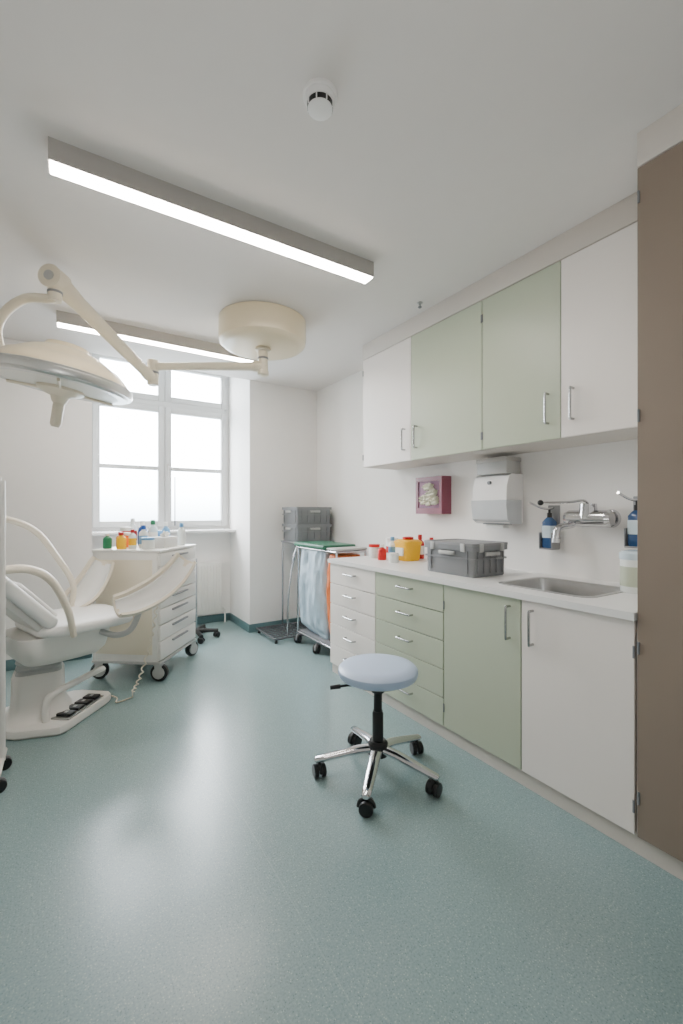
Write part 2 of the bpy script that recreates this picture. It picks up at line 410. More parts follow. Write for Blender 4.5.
t = thing('paper_towel_dispenser', 'white paper towel dispenser on the wall above the worktop', 'paper towel dispenser', (2.44, 1.82, 1.2))
prof = [(2.44, 1.20), (2.31, 1.20), (2.285, 1.225), (2.272, 1.32), (2.278, 1.43), (2.30, 1.495), (2.325, 1.51), (2.44, 1.51)]
b = MB(); b.loops([[(x, y, z) for x, z in prof] for y in (1.69, 1.695, 1.945, 1.95)]); b.build('cover', M['tdisp'], t)
b = MB(); pr = [(2.42, 1.196), (2.32, 1.196), (2.279, 1.222), (2.2665, 1.31), (2.2675, 1.345), (2.42, 1.345)]
b.loops([[(x, y, z) for x, z in pr] for y in (1.685, 1.955)]); b.build('lower_band', M['smoke'], t)
MB().box(2.315, 2.40, 1.74, 1.90, 1.19, 1.197).build('paper_slot', M['dgrey'], t)
MB().box(2.33, 2.39, 1.755, 1.885, 1.165, 1.19, .003).build('paper_towel', M['paper'], t)
MB().cyl((2.272, 1.82, 1.455), (2.285, 1.82, 1.457), .012).build('lock', M['grey'], t)
pb = thing('box', 'grey box lying on top of the paper towel dispenser', 'box', (2.37, 1.81, 1.51))
MB().box(2.29, 2.43, 1.70, 1.93, 1.51, 1.60, .006).build('body', M['pale'], pb)
MB().box(2.286, 2.434, 1.696, 1.934, 1.588, 1.615, .005).build('lid', M['alu'], pb)

t = thing('glove_dispenser', 'mauve wall holder with a box of disposable gloves left of the towel dispenser', 'glove dispenser', (2.44, 2.435, 1.25))
b = MB(); y0, y1, z0, z1, xf = 2.295, 2.575, 1.255, 1.54, 2.345
b.box(2.43, XR, y0, y1, z0, z1); b.box(xf, 2.43, y0, y1, z0, z0 + .012); b.box(xf, 2.43, y0, y1, z1 - .012, z1)
b.box(xf, 2.43, y0, y0 + .012, z0 + .012, z1 - .012); b.box(xf, 2.43, y1 - .012, y1, z0 + .012, z1 - .012)
b.box(xf - .006, xf, y0, y1, z0, z0 + .045); b.box(xf - .006, xf, y0, y1, z1 - .035, z1); b.box(xf - .006, xf, y0, y0 + .026, z0 + .045, z1 - .035); b.box(xf - .006, xf, y1 - .026, y1, z0 + .045, z1 - .035)
b.build('holder', M['maroon'], t)
MB().box(xf + .002, 2.428, y0 + .014, y1 - .014, z0 + .014, z1 - .014, .003).build('glove_box', M['purple'], t)
b = MB()
for k in range(13): b.sphere((xf - RND.random() * .012, 2.435 + RND.uniform(-.078, .078), 1.40 + RND.uniform(-.06, .07)), .027, (.6, 1.2, .8), 4, 1.1, 3.0)
b.build('gloves', M['glove'], t)

# ------------------------------------------------------------------ crates
def crate(label, cx, cy, z, lx, ly, h, lid=False, m='dgrey', group='grey stacking crates'):
    t = thing('storage_crate', label, 'crate', (cx, cy, z), 0, group); T = WM[t.name]
    b = MB(T); tk = .006; tp = .012
    def ring(d, zz): return [(x, y, zz) for x, y in rrect(-lx / 2 + d, lx / 2 - d, -ly / 2 + d, ly / 2 - d, .015, 3)]
    b.loops([ring(tp + .006, 0), ring(tp + .002, .006), ring(.012, h - .03), ring(.012, h), ring(.012 + tk, h), ring(tp + tk, .012)])
    for s in (-1, 1):
        n = 5
        for k in range(n):
            u = -.36 + .72 * k / (n - 1)
            b.box(u * lx - .003, u * lx + .003, s * (ly / 2 - .009) - .004, s * (ly / 2 - .009) + .004, .02, h - .03)
            if abs(u) > .2: b.box(s * (lx / 2 - .009) - .004, s * (lx / 2 - .009) + .004, u * ly - .003, u * ly + .003, .02, h - .03)
    b.build('body', M[m], t)
    b = MB(T); b.loops([ring(.012, h - .028), ring(0, h - .028), ring(0, h), ring(.011, h)], False, False, closed=True)
    b.loops([ring(.011, h * .55), ring(.003, h * .55), ring(.003, h * .60), ring(.011, h * .60)], False, False, closed=True); b.build('rim', M[m], t)
    for s in (-1, 1):
        MB(T).box(s * lx / 2 - .012, s * lx / 2 + .002, -.06, .06, h * .68, h * .80, .003).build('handle_grip', M['pale'], t)
        MB(T).box(-.06, .06, s * ly / 2 - .012, s * ly / 2 + .002, h * .68, h * .80, .003).build('handle_grip', M['pale'], t)
    if lid:
        MB(T).loops([ring(-.001, h), ring(-.002, h + .003), ring(-.001, h + .014), ring(.012, h + .016), ring(.016, h + .010), ring(.05, h + .009)]).build('lid', M['grey'], t)
        for u in (-.3, .3):
            MB(T).box(-lx / 2 - .006, -lx / 2 + .004, u * ly - .016, u * ly + .016, h - .035, h + .012, .003).build('clip', M['pale'], t)
            MB(T).box(u * lx - .016, u * lx + .016, -ly / 2 - .006, -ly / 2 + .004, h - .035, h + .012, .003).build('clip', M['pale'], t)
    return t
crate('lidded grey crate standing on the worktop left of the sink', 2.05, 1.82, .9, .30, .40, .178, True)

# ------------------------------------------------------------------ bottles, tubs on worktop
def bottle(name, label, cat, x, y, z, r, h, body, cap, group, band=None, wide=False):
    t = thing(name, label, cat, (x, y, z), 0, group)
    if wide: pr = [(r * .94, 0), (r, .004), (r, h * .78), (r * .96, h * .82)]
    else: pr = [(r * .92, 0), (r, .005), (r, h * .62), (r * .85, h * .71), (r * .42, h * .78), (r * .40, h * .84)]
    o = MB().lathe(pr, (x, y, z), 24).build('body', M[body], t)
    if wide: MB().lathe([(r * 1.05, h * .80), (r * 1.06, h * .83), (r * 1.05, h * .98), (r * .98, h)], (x, y, z), 24).build('lid', M[cap], t)
    else: MB().lathe([(r * .50, h * .82), (r * .52, h * .84), (r * .48, h * .99), (r * .4, h)], (x, y, z), 20).build('cap', M[cap], t)
    if band: MB().lathe([(r * 1.015, h * .18), (r * 1.015, h * .54)], (x, y, z), 24).build('paper_label', M[band], o)
    return t
gW = 'jars and bottles at the far end of the worktop'
bottle('jar', 'squat white jar with a red lid at the far left of the worktop items', 'jar', 2.10, 2.80, .9, .045, .11, 'tub', 'red', gW, None, True)
bottle('jar', 'white jar with red band and white lid behind the red lidded jar', 'jar', 2.33, 2.86, .9, .05, .15, 'tub', 'paper', gW, 'red', True)
bottle('bottle', 'small red bottle with white cap left of the yellow container', 'bottle', 2.06, 2.65, .9, .034, .12, 'red', 'paper', gW)
bottle('bottle', 'white bottle with blue cap behind the small red bottle', 'bottle', 2.22, 2.72, .9, .032, .17, 'tub', 'lblue', gW, 'lblue')
bottle('bottle', 'clear bottle with red cap between crate and yellow container', 'bottle', 2.30, 2.36, .9, .030, .18, 'clear', 'red', gW, 'paper')
bottle('bottle', 'red bottle with red cap close behind the yellow container', 'bottle', 2.38, 2.57, .9, .034, .19, 'red', 'red', gW, 'paper')
bottle('jar', 'low white jar with white lid in front of the yellow container', 'jar', 2.02, 2.46, .9, .036, .07, 'tub', 'paper', gW, None, True)
t = thing('sharps_container', 'yellow sharps container with a red opening in its lid on the worktop', 'sharps container', (2.21, 2.52, .9))
MB().loops([[(x, y, z) for x, y in rrect(2.13 + i, 2.29 - i, 2.44 + i, 2.60 - i, .03)] for i, z in ((.014, .9), (.01, .905), (0, 1.03))]).build('body', M['yellow'], t)
MB().loops([[(x, y, z) for x, y in rrect(2.125 + i, 2.295 - i, 2.435 + i, 2.605 - i, .032)] for i, z in ((0, 1.028), (0, 1.045), (.02, 1.06))]).build('lid', M['yellow'], t)
MB().lathe([(.04, 1.058), (.042, 1.065), (.042, 1.078), (.02, 1.082)], (2.21, 2.52, 0)).build('opening_cap', M['red'], t)
MB().box(2.118, 2.134, 2.48, 2.56, .94, 1.0, .002).build('warning_label', M['paper'], t)
t = thing('tub', 'white wipes tub with pale green label at the near end of the worktop', 'tub', (2.21, .955, .9))
o = MB().lathe([(.052, 0), (.056, .006), (.056, .15), (.052, .155)], (2.21, .955, .9)).build('body', M['tub'], t)
MB().lathe([(.0568, .03), (.0568, .12)], (2.21, .955, .9)).build('paper_label', M['green'], o)
MB().lathe([(.059, .152), (.06, .156), (.06, .18), (.05, .19), (.02, .195)], (2.21, .955, .9)).build('lid', M['clear'], t)

# ------------------------------------------------------------------ stool
def caster(parent, p, a, r=.027, fork='dgrey', w=.02, gap=.012):
    """twin-wheel caster touching the floor at p; swivel angle a"""
    T = Matrix.Translation(Vector(p)) @ Matrix.Rotation(a, 4, 'Z')
    b = MB(T); b.cyl((0, 0, r), (0, 0, 2 * r + .014), .008, n=12)
    b.tube(spline([(.0, 0, 2 * r + .006), (-r * .9, 0, r * 1.7), (-r * 1.15, 0, r * .9)], 4), gap * .55, 8)
    b.tube([(r * math.cos(q) * 1.08, 0, r + r * math.sin(q) * 1.08) for q in [PI * k / 8 for k in range(9)]], .008, 8)
    c = b.build('caster', M[fork], parent)
    for s in (-1, 1):
        y = s * (gap / 2 + w / 2)
        MB(T).tube([(0, y - w / 2, r), (0, y - w / 2 + .003, r), (0, y + w / 2 - .003, r), (0, y + w / 2, r)], [r - .004, r, r, r - .004], 22).build('wheel', M['black'], c)
    return c
SX, SYY = 1.272, 1.669
st = thing('rolling_stool', 'round pale blue rolling stool with chrome five star base in front of the green drawers', 'stool', (SX, SYY, 0))
MB().lathe([(.10, .470), (.17, .472), (.186, .480), (.193, .497), (.191, .514), (.178, .527), (.14, .534), (.001, .536)], (SX, SYY, 0), 48).build('seat', M['blueseat'], st)
MB().lathe([(.001, .455), (.10, .455), (.15, .462), (.165, .471)], (SX, SYY, 0), 36).build('seat_plate', M['black'], st)
MB().lathe([(.001, .15), (.027, .15), (.027, .30), (.024, .305), (.024, .31)], (SX, SYY, 0)).lathe([(.02, .30), (.02, .46)], (SX, SYY, 0)).build('column', M['black'], st)
MB().lathe([(.03, .40), (.036, .41), (.05, .456)], (SX, SYY, 0)).build('mechanism', M['black'], st)
lv = Vector((SX, SYY, .437)); dl = (-RT * .98 + FW * -.1)
MB().tube([lv + dl * .03, lv + dl * .15, lv + dl * .20 + Vector((0, 0, -.004))], .006).tube([lv + dl * .185 + Vector((0, 0, -.003)), lv + dl * .235 + Vector((0, 0, -.008))], [.011, .010], 12).build('lever', M['black'], st)
MB().lathe([(.03, .095), (.048, .10), (.048, .155), (.038, .168)], (SX, SYY, 0)).build('hub', M['black'], st)
for k in range(5):
    a = math.radians(223 + 72 * k); dr = Vector((math.cos(a), math.sin(a), 0)); c = Vector((SX, SYY, 0))
    MB().tube([c + dr * .035 + Vector((0, 0, .130)), c + dr * .10 + Vector((0, 0, .124)), c + dr * .19 + Vector((0, 0, .105)), c + dr * .255 + Vector((0, 0, .091)), c + dr * .298 + Vector((0, 0, .083)), c + dr * .306 + Vector((0, 0, .082))], [.028, .027, .025, .023, .020, .013], 16, flat=.66).build('leg', M['chrome'], st)
    caster(st, c + dr * .283, a + RND.uniform(.6, 2.4), .031, 'black', .022, .014)

# ------------------------------------------------------------------ ceiling fittings
def strip(y, label):
    t = thing('ceiling_light', label, 'ceiling light', (.69, y, CEIL), 0, 'linear ceiling lights')
    b = MB(); x0, x1 = -.057, 1.443
    b.box(x0, x1, y, y + .012, 2.577, CEIL); b.box(x0, x1, y + .068, y + .08, 2.577, CEIL); b.box(x0, x0 + .012, y + .012, y + .068, 2.577, CEIL); b.box(x1 - .012, x1, y + .012, y + .068, 2.577, CEIL)
    b.box(x0 + .012, x1 - .012, y + .012, y + .068, 2.63, CEIL); b.build('housing', M['alu'], t)
    MB().box(x0 + .005, x1 - .005, y + .004, y + .076, 2.5715, 2.5768, .001, 1).build('diffuser', M['diff'], t)
    return t
strip(1.93, 'lit linear ceiling light nearest the camera')
strip(3.56, 'lit linear ceiling light near the window, partly behind the surgical light')

t = thing('smoke_detector', 'round white smoke detector on the ceiling', 'smoke detector', (.713, 1.252, CEIL))
c = (.713, 1.252, 0)
MB().lathe([(.058, 2.66), (.058, 2.650), (.055, 2.646)], c).build('base', M['tdisp'], t)
MB().lathe([(.051, 2.647), (.050, 2.634), (.046, 2.629)], c).build('body', M['tdisp'], t)
v_ = MB().lathe([(.0425, 2.630), (.0425, 2.612)], c).build('sensor_vent', M['black'], t)
b = MB()
for k in range(8):
    a = 2 * PI * k / 8; b.box(.040, .045, -.0018, .0018, 2.611, 2.631, T=Matrix.Translation(Vector(c)) @ Matrix.Rotation(a, 4, 'Z'))
b.build('vent_ribs', M['tdisp'], v_)
MB().lathe([(.042, 2.614), (.041, 2.609), (.032, 2.606), (.001, 2.605)], c).build('cap', M['tdisp'], t)
t = thing('ceiling_sensor', 'tiny grey sprinkler like sensor on the ceiling beside the wall cabinets', 'sensor', (1.98, 2.14, CEIL))
MB().lathe([(.018, 2.66), (.018, 2.655), (.008, 2.65), (.008, 2.628), (.001, 2.626)], (1.98, 2.14, 0), 16).build('stem', M['steel'], t)
MB().lathe([(.013, 2.632), (.013, 2.628), (.001, 2.620)], (1.98, 2.14, 0), 16).build('tip', M['dgrey'], t)

# surgical light
s = thing('surgical_light', 'cream ceiling mounted surgical light with jointed arm and domed head', 'surgical light', (1.21, 2.965, CEIL))
dc = (1.21, 2.965, 0)
MB().lathe([(.30, 2.66), (.312, 2.655), (.314, 2.53), (.307, 2.495), (.285, 2.474), (.245, 2.466), (.06, 2.462), (.001, 2.462)], dc, 64).build('canopy', M['cream'], s)
pv = MB().lathe([(.055, 2.463), (.055, 2.445), (.036, 2.44), (.036, 2.30), (.042, 2.295), (.042, 2.27), (.03, 2.262), (.001, 2.262)], dc, 28).build('pivot', M['creamw'], s)
MB().lathe([(.038, 2.395), (.0395, 2.393), (.0395, 2.383), (.038, 2.381)], dc, 28).build('joint_ring', M['grey'], pv)
A = Vector((1.21, 2.965, 2.33)); B = Vector((.532, 3.39, 2.33)); D = Vector((-.053, 2.88, 2.56))
MB().tube([A, A.lerp(B, .08), A.lerp(B, .1), A.lerp(B, .9), B], [.040, .040, .032, .028, .030], 18).build('fixed_arm', M['creamw'], s)
eb = MB().lathe([(.022, 2.38), (.040, 2.372), (.040, 2.20), (.030, 2.19), (.001, 2.19)], (B.x, B.y, 0), 24).build('elbow', M['creamw'], s)
MB().lathe([(.041, 2.29), (.0425, 2.288), (.0425, 2.276), (.041, 2.274)], (B.x, B.y, 0), 24).build('joint_ring', M['grey'], eb)
B2 = Vector((B.x, B.y, 2.235)); dv = (D - B2)
MB().tube([B2, B2 + dv * .07, B2 + dv * .12, B2 + dv * .8, B2 + dv * .95, D], [.034, .040, .034, .042, .052, .048], 16, flat=1.15).build('spring_arm', M['creamw'], s)
sj = MB().cyl((D.x - .05 * FW.x, D.y - .05 * FW.y, D.z), (D.x + .05 * FW.x, D.y + .05 * FW.y, D.z), .062, n=28).build('spring_joint', M['creamw'], s)
MB().cyl((D.x - .056 * FW.x, D.y - .056 * FW.y, D.z), (D.x + .056 * FW.x, D.y + .056 * FW.y, D.z), .026, n=24).build('joint_bolt', M['pale'], sj)
sw = MB().cyl((D.x, D.y, D.z - .03), (D.x, D.y, D.z - .12), .036, .032).build('swivel', M['creamw'], s)
MB().cyl((D.x, D.y, D.z - .066), (D.x, D.y, D.z - .078), .038).build('joint_ring', M['grey'], sw)
HC = Vector((-.02, 2.857, 1.985)); HT = Matrix.Translation(HC) @ Matrix.Rotation(math.radians(9), 4, FW)
jl = HT @ (-RT * .345 + Vector((0, 0, .06)))
MB().tube(spline([(D.x, D.y, D.z - .10), (-.085, 2.90, 2.455), (-.19, 2.966, 2.455), (-.287, 3.03, 2.38), (-.325, 3.05, 2.27), (jl.x + .01, jl.y - .005, jl.z)], 7), .025, 16).build('yoke', M['creamw'], s)
I4 = Matrix.Identity(4)
hd = MB(HT).lathe([(.335, .030), (.325, .050), (.300, .078), (.272, .104), (.258, .107), (.24, .120), (.18, .158), (.125, .180), (.115, .182), (.10, .205), (.001, .208)], n=64, T=I4).build('lamp_head', M['cream'], s)
hj = MB().cyl(jl + RT * .08, jl - RT * .02, .055, n=24).build('head_joint', M['dgrey'], s)
MB().cyl(jl + RT * .03, jl + RT * .045, .058, n=24).build('joint_ring', M['pale'], hj)
MB(HT).lathe([(.30, -.026), (.330, -.026), (.338, -.016), (.352, -.014), (.358, .0), (.355, .020), (.345, .024), (.345, .034), (.333, .038)], n=64, T=I4).build('rim', M['satin'], hd)
MB(HT).lathe([(.302, -.023), (.27, -.028), (.001, -.034)], n=64, T=I4).build('lens', M['lens'], hd)
for k in range(3):
    a = 2 * PI * k / 3 + .5
    MB(HT).tube([(.06 * math.cos(a), .06 * math.sin(a), -.040), (.3 * math.cos(a), .3 * math.sin(a), -.034)], .008, 10).build('spoke', M['creamw'], hd)
MB(HT).lathe([(.115, -.030), (.115, -.046), (.085, -.064), (.046, -.077), (.036, -.105), (.028, -.115), (.028, -.230), (.020, -.244), (.001, -.245)], n=32, T=I4).build('handle', M['creamw'], s)

# ------------------------------------------------------------------ examination chair
AF = math.radians(20); O = Vector((.06, 3.2, 0)); fv = Vector((math.cos(AF), math.sin(AF), 0)); sv = Vector((math.sin(AF), -math.cos(AF), 0))
CT = Matrix(((fv.x, sv.x, 0, O.x), (fv.y, sv.y, 0, O.y), (0, 0, 1, 0), (0, 0, 0, 1)))   # local a,b,z
def K(a, b, z): return O + fv * a + sv * b + Vector((0, 0, z))
ch = thing('examination_chair', 'white and cream gynaecological examination chair with leg rests left of the trolley', 'examination chair', (O.x, O.y, 0))
bp = [(-.29, 3.03), (-.25, 2.99), (-.06, 2.93), (-.03, 2.925), (0, 2.945), (.235, 3.25), (.255, 3.29), (.245, 3.34), (.10, 3.46), (.05, 3.48), (-.30, 3.42), (-.40, 3.36), (-.40, 3.18)]
MB().prism(bp, 0, .052, .012).build('base', M['chair'], ch)
# pedals on the base
p0 = Vector((-.01, 3.00, .052)); dr = Vector((.6, .8, 0)); nr = Vector((.8, -.6, 0))
pt = Matrix(((dr.x, nr.x, 0, p0.x), (dr.y, nr.y, 0, p0.y), (0, 0, 1, .0515), (0, 0, 0, 1)))
MB(pt).box(0, .33, -.085, .028, 0, .012, .004).build('pedal_plate', M['steel'], ch)
for k in range(4):
    x = .02 + k * .077
    pe = MB(pt).box(x, x + .060, -.068, .018, .0115, .028, .005).build('pedal', M['black'], ch)
    MB(pt).box(x + .018, x + .042, -.034, -.016, .0275, .0295, .001, 1).build('pedal_mark', M['pale'], pe)
cx, cy = -.13, 3.21
MB().loops([[(x, y, z) for x, y in rrect(cx - q - .02, cx + q, cy - q, cy + q, .055, 6)] for q, z in ((.165, .05), (.155, .058), (.135, .10), (.124, .16), (.120, .30), (.112, .315))]).build('column_cover', M['chair'], ch)
rings = []
z = .314; k = 0
while z < .42:
    q = .108 if k % 2 == 0 else .098
    rings.append([(x, y, z) for x, y in rrect(cx - q - .015, cx + q, cy - q, cy + q, .04, 4)]); z += .018; k += 1
MB().loops(rings).build('column_bellows', M['pale'], ch)
MB(CT).loops([[(x, y, zz) for x, y in rrect(-.36 + i, .13 - i, -.21 + i * .8, .21 - i * .8, .08, 7)] for i, zz in ((.10, .39), (.05, .405), (.02, .44), (.005, .50), (0, .54), (0, .565))]).build('seat_carriage', M['chair'], ch)
# seat cushion, flat and wide
MB(CT).loops([[(x, y, zz) for x, y in rrect(-.28 + i, .26 - i, -.27 + i, .27 - i, .11, 8)] for i, zz in ((.03, .562), (.008, .570), (0, .584), (0, .606), (.008, .620), (.025, .628), (.06, .631), (.12, .627))]).build('seat', M['uph'], ch, ang=70)
# backrest: shell, pad and lumbar roll
ba = math.radians(48); BTm = CT @ Matrix.Translation((-.20, 0, .60)) @ Matrix.Rotation(ba, 4, 'Y')
bk = MB(BTm).box(-.78, -.02, -.25, .25, -.02, .055, .034, 5).build('backrest', M['uph'], ch)
MB(BTm).box(-.32, -.04, -.19, .19, .048, .078, .014, 4).build('lumbar_pad', M['uph'], bk)
MB(BTm).box(-.76, -.04, -.20, .20, -.055, -.018, .012, 2).build('back_shell', M['chair'], ch)
# armrests: moulded arms, oval in section
def arm(pts, r0, r1):
    P = spline(pts, 7); n_ = len(P)
    return MB().tube(P, [r0 + (r1 - r0) * math.sin(PI * min(1, .15 + .7 * i / (n_ - 1))) for i in range(n_)], 16, flat=.72)
arm([K(.05, -.27, .58), K(.08, -.28, .77), K(-.03, -.285, .99), K(-.15, -.285, 1.155), K(-.33, -.285, 1.235), K(-.62, -.285, 1.27)], .018, .028).build('armrest', M['beige'], ch)
arm([K(-.12, .26, .56), K(-.16, .285, .72), K(-.24, .29, .89), K(-.34, .29, .965), K(-.46, .29, .975), K(-.62, .29, .96)], .019, .029).build('armrest', M['beige'], ch)
# leg rests: scooped shells on arms, sweeping up towards the trolley, open side rolled outwards
def trough(name, path, wid, depth, m, mp, roll):
    P = spline(path, 7); nP = len(P); cr, sr = math.cos(roll), math.sin(roll)
    def make(wd, dp, th, a0, a1, i0, i1):
        rings = []
        for i in range(i0, i1):
            p = P[i]
            t = (P[min(i + 1, nP - 1)] - P[max(i - 1, 0)]).normalized(); sd0 = t.cross(Vector((0, 0, 1))).normalized(); up0 = sd0.cross(t).normalized()
            up = up0 * cr + sd0 * sr; sd = sd0 * cr - up0 * sr
            u = i / (nP - 1); e = .58 + .42 * math.sin(PI * (.14 + .74 * u)) ** .7
            out_, in_ = [], []
            for k in range(17):
                a = a0 + (a1 - a0) * k / 16
                out_.append(p + sd * math.cos(a) * wd * e - up * (math.sin(a) * dp * e - dp))
                in_.append(p + sd * math.cos(a) * (wd * e - th) - up * (math.sin(a) * (dp * e - th) - dp))
            rings.append(out_ + in_[::-1])
        return MB().loops(rings)
    o = make(wid, depth, .018, -.02 * PI, 1.02 * PI, 0, nP).build(name, m, ch)
    make(wid - .014, depth - .014, .020, .05 * PI, .95 * PI, 1, nP - 1).build('leg_pad', mp, o)
    return o
trough('leg_rest', [K(.09, .30, .65), K(.20, .31, .665), (K(.34, .325, .72)), K(.47, .335, .81), K(.57, .34, .925)], .096, .085, M['beige'], M['uph'], math.radians(42))
trough('leg_rest', [K(.08, -.30, .61), K(.17, -.31, .67), K(.25, -.32, .77), K(.32, -.33, .90)], .10, .085, M['beige'], M['uph'], math.radians(42))
MB().tube(spline([K(.05, .20, .54), K(.12, .26, .51), K(.20, .29, .54), K(.26, .30, .68)], 6), .018, 12).build('leg_rest_post', M['pale'], ch)
MB().tube(spline([K(.05, -.20, .54), K(.12, -.27, .51), K(.17, -.31, .56), K(.19, -.315, .68)], 6), .018, 12).build('leg_rest_post', M['pale'], ch)
# foot rail near the floor
MB().tube(spline([(-.10, 3.04, .045), (-.10, 3.05, .15), (-.06, 3.075, .195), (.06, 3.16, .215), (.187, 3.25, .235), (.20, 3.26, .225)], 6), .02, 12).build('foot_rail', M['chair'], ch)

# privacy screen at the left edge
t = thing('privacy_screen', 'white framed rolling screen at the left edge of the room', 'screen', (-.6, 2.62, 0))
b = MB(); b.tube([(-.262, 2.62, .08), (-.262, 2.62, 1.42)], .016); b.tube([(-1.0, 2.62, .08), (-1.0, 2.62, 1.42)], .016); b.tube([(-1.0, 2.62, 1.42), (-.262, 2.62, 1.42)], .016); b.tube([(-1.0, 2.62, .22), (-.262, 2.62, .22)], .012)
for x in (-.262, -1.0): b.tube([(x, 2.47, .085), (x, 2.72, .085)], .014)
b.build('frame', M['rad'], t)
MB().box(-.985, -.277, 2.614, 2.626, .23, 1.405).build('panel', M['screen'], t)
for x in (-.262, -1.0):
    for y in (2.49, 2.70): caster(t, (x, y, 0), .6)

# ------------------------------------------------------------------ supply trolley
tr_c = Vector((.568, 3.853, 0)); tr_a = math.radians(-37.8)
t = thing('supply_trolley', 'white drawer trolley on casters in front of the window', 'trolley', tr_c, tr_a)
T = WM[t.name]; hx, hy = .268, .31
b = MB(T); b.box(-hx, hx - .02, -hy, hy, .125, .965, .008); b.build('body', M['chair'], t)
MB(T).box(-hx + .03, hx - .06, -hy - .005, -hy + .002, .20, .91, .004).build('side_panel', M['creamw'], t)
b = MB(T); b.box(-hx - .004, hx + .004, -hy - .004, hy + .004, .963, .985, .006)
b.build('top_tray', M['chair'], t)
b = MB(T); b.box(-hx - .006, hx + .006, -hy - .006, hy + .006, .128, .150, .008, 2); b.build('bumper_strip', M['pale'], t)
zs = [.155, .30, .42, .54, .65, .755, .86, .962]
for i in range(7):
    d = MB(T).box(hx - .021, hx + .002, -hy + .006, hy - .006, zs[i] + .004, zs[i + 1] - .004, .004).build('drawer', M['chair'], t)
    zc = zs[i + 1] - .042
    MB(T).box(hx - .002, hx + .018, -.13, .13, zc, zc + .014, .004).build('handle', M['grey'], d)
def big_caster(parent, T, x, y, a, r=.064):
    TT = T @ Matrix.Translation((x, y, 0)) @ Matrix.Rotation(a, 4, 'Z')
    b = MB(TT); b.box(-.02, .035, -.026, -.021, r - .01, .124, .002); b.box(-.02, .035, .021, .026, r - .01, .124, .002); b.box(-.025, .038, -.027, .027, .118, .1265, .002)
    c = b.build('caster', M['pale'], parent)
    w_ = MB(TT).tube([(.01, -.018, r), (.01, -.013, r), (.01, .013, r), (.01, .018, r)], [r - .007, r, r, r - .007], 26).build('wheel', M['black'], c)
    MB(TT).cyl((.01, -.0275, r), (.01, .0275, r), .044, n=18).build('wheel_hub', M['pale'], c)
for x, y, a in ((-hx + .03, -hy + .03, .3), (hx - .03, -hy + .03, .1), (-hx + .03, hy - .03, .4), (hx - .03, hy - .03, 1.2)): big_caster(t, T, x, y, a)
MB(T).tube(spline([(-hx - .001, -.2, .9), (-hx - .05, -.2, .9), (-hx - .05, .2, .9), (-hx - .001, .2, .9)], 5), .012).build('push_handle', M['steel'], t)

gT = 'bottles and boxes on top of the supply trolley'
def TP(lx, ly): q = T @ Vector((lx, ly, 0)); return q.x, q.y
ZT = .985
def tb(name, label, lx, ly, *a):
    x_, y_ = TP(lx, ly); bottle(name, label, 'jar' if name == 'jar' else 'bottle', x_, y_, ZT, *a)
tb('bottle', 'small green bottle at the left end of the trolley top', -.22, -.20, .032, .12, 'greenp', 'paper', gT)
tb('bottle', 'red capped yellow bottle at the front edge of the trolley top', -.08, -.24, .034, .13, 'yellow', 'red', gT)
tb('bottle', 'white bottle with blue cap in the middle of the trolley top', .03, -.12, .034, .18, 'tub', 'blue', gT, 'lblue')
tb('bottle', 'tall clear bottle with green cap at the back of the trolley top', .02, .04, .036, .22, 'clear', 'greenp', gT, 'paper')
tb('bottle', 'white bottle with light blue cap at the right end of the trolley top', .19, .20, .034, .19, 'tub', 'lblue', gT)
tb('bottle', 'all blue bottle at the back of the trolley top', -.10, .09, .036, .21, 'blue', 'paper', gT)
tb('bottle', 'small orange bottle with red cap at the left of the trolley top', -.14, -.16, .030, .13, 'orangep', 'red', gT)
tb('jar', 'orange jar with white lid behind the trolley front edge', -.15, -.06, .048, .12, 'orangep', 'paper', gT, None, True)
tb('jar', 'red jar with white lid at the left back of the trolley top', -.20, .03, .05, .16, 'red', 'paper', gT, None, True)
tb('jar', 'squat white jar with light blue lid at the right front of the trolley top', .13, -.23, .045, .09, 'tub', 'lblue', gT, None, True)
tb('bottle', 'white bottle with red cap between the yellow and blue capped bottles', -.02, -.19, .028, .15, 'tub', 'red', gT, 'yellow')
tb('bottle', 'light blue bottle with white cap behind the tissue box', .07, .16, .034, .20, 'lblue', 'paper', gT)
tb('bottle', 'tall white bottle with red band at the left back of the trolley top', -.215, .135, .034, .23, 'tub', 'paper', gT, 'red')
x_, y_ = TP(.16, -.03)
bx = thing('tissue_box', 'white tissue box on the trolley top', 'box', (x_, y_, ZT), tr_a, gT); T2 = WM[bx.name]
MB(T2).box(-.055, .055, -.11, .11, 0, .085, .003).build('body', M['paper'], bx)
MB(T2).sphere((0, 0, .095), .035, (.8, 1.2, .9), 3, .6, 2).build('tissue', M['paper'], bx)
x_, y_ = TP(-.10, .255)
bx = thing('glove_box', 'light blue glove box at the back left of the trolley top', 'box', (x_, y_, ZT), tr_a, gT); T2 = WM[bx.name]
MB(T2).box(-.12, .12, -.04, .04, 0, .12, .003).build('body', M['lblue'], bx)
MB(T2).sphere((0, 0, .122), .03, (1.4, .7, .5), 3, .7, 2).build('gloves', M['paper'], bx)

# coiled cable hanging from the chair
pts = []
p = [K(.34, .34, .69), K(.36, .24, .45), K(.34, .14, .18), K(.32, .06, .04)]
path = spline(p, 16)
for i, q in enumerate(path):
    a = i * 1.6; pts.append(q + Vector((math.cos(a), math.sin(a), 0)) * .010)
e = path[-1]
pts = spline(pts, 3) + spline([e + Vector((0, 0, -.033)), Vector((.28, 3.22, .006)), Vector((.29, 3.30, .006)), Vector((.22, 3.36, .03))], 5)
MB().tube(pts, .0045, 8).build('coiled_cable', M['beige'], ch)

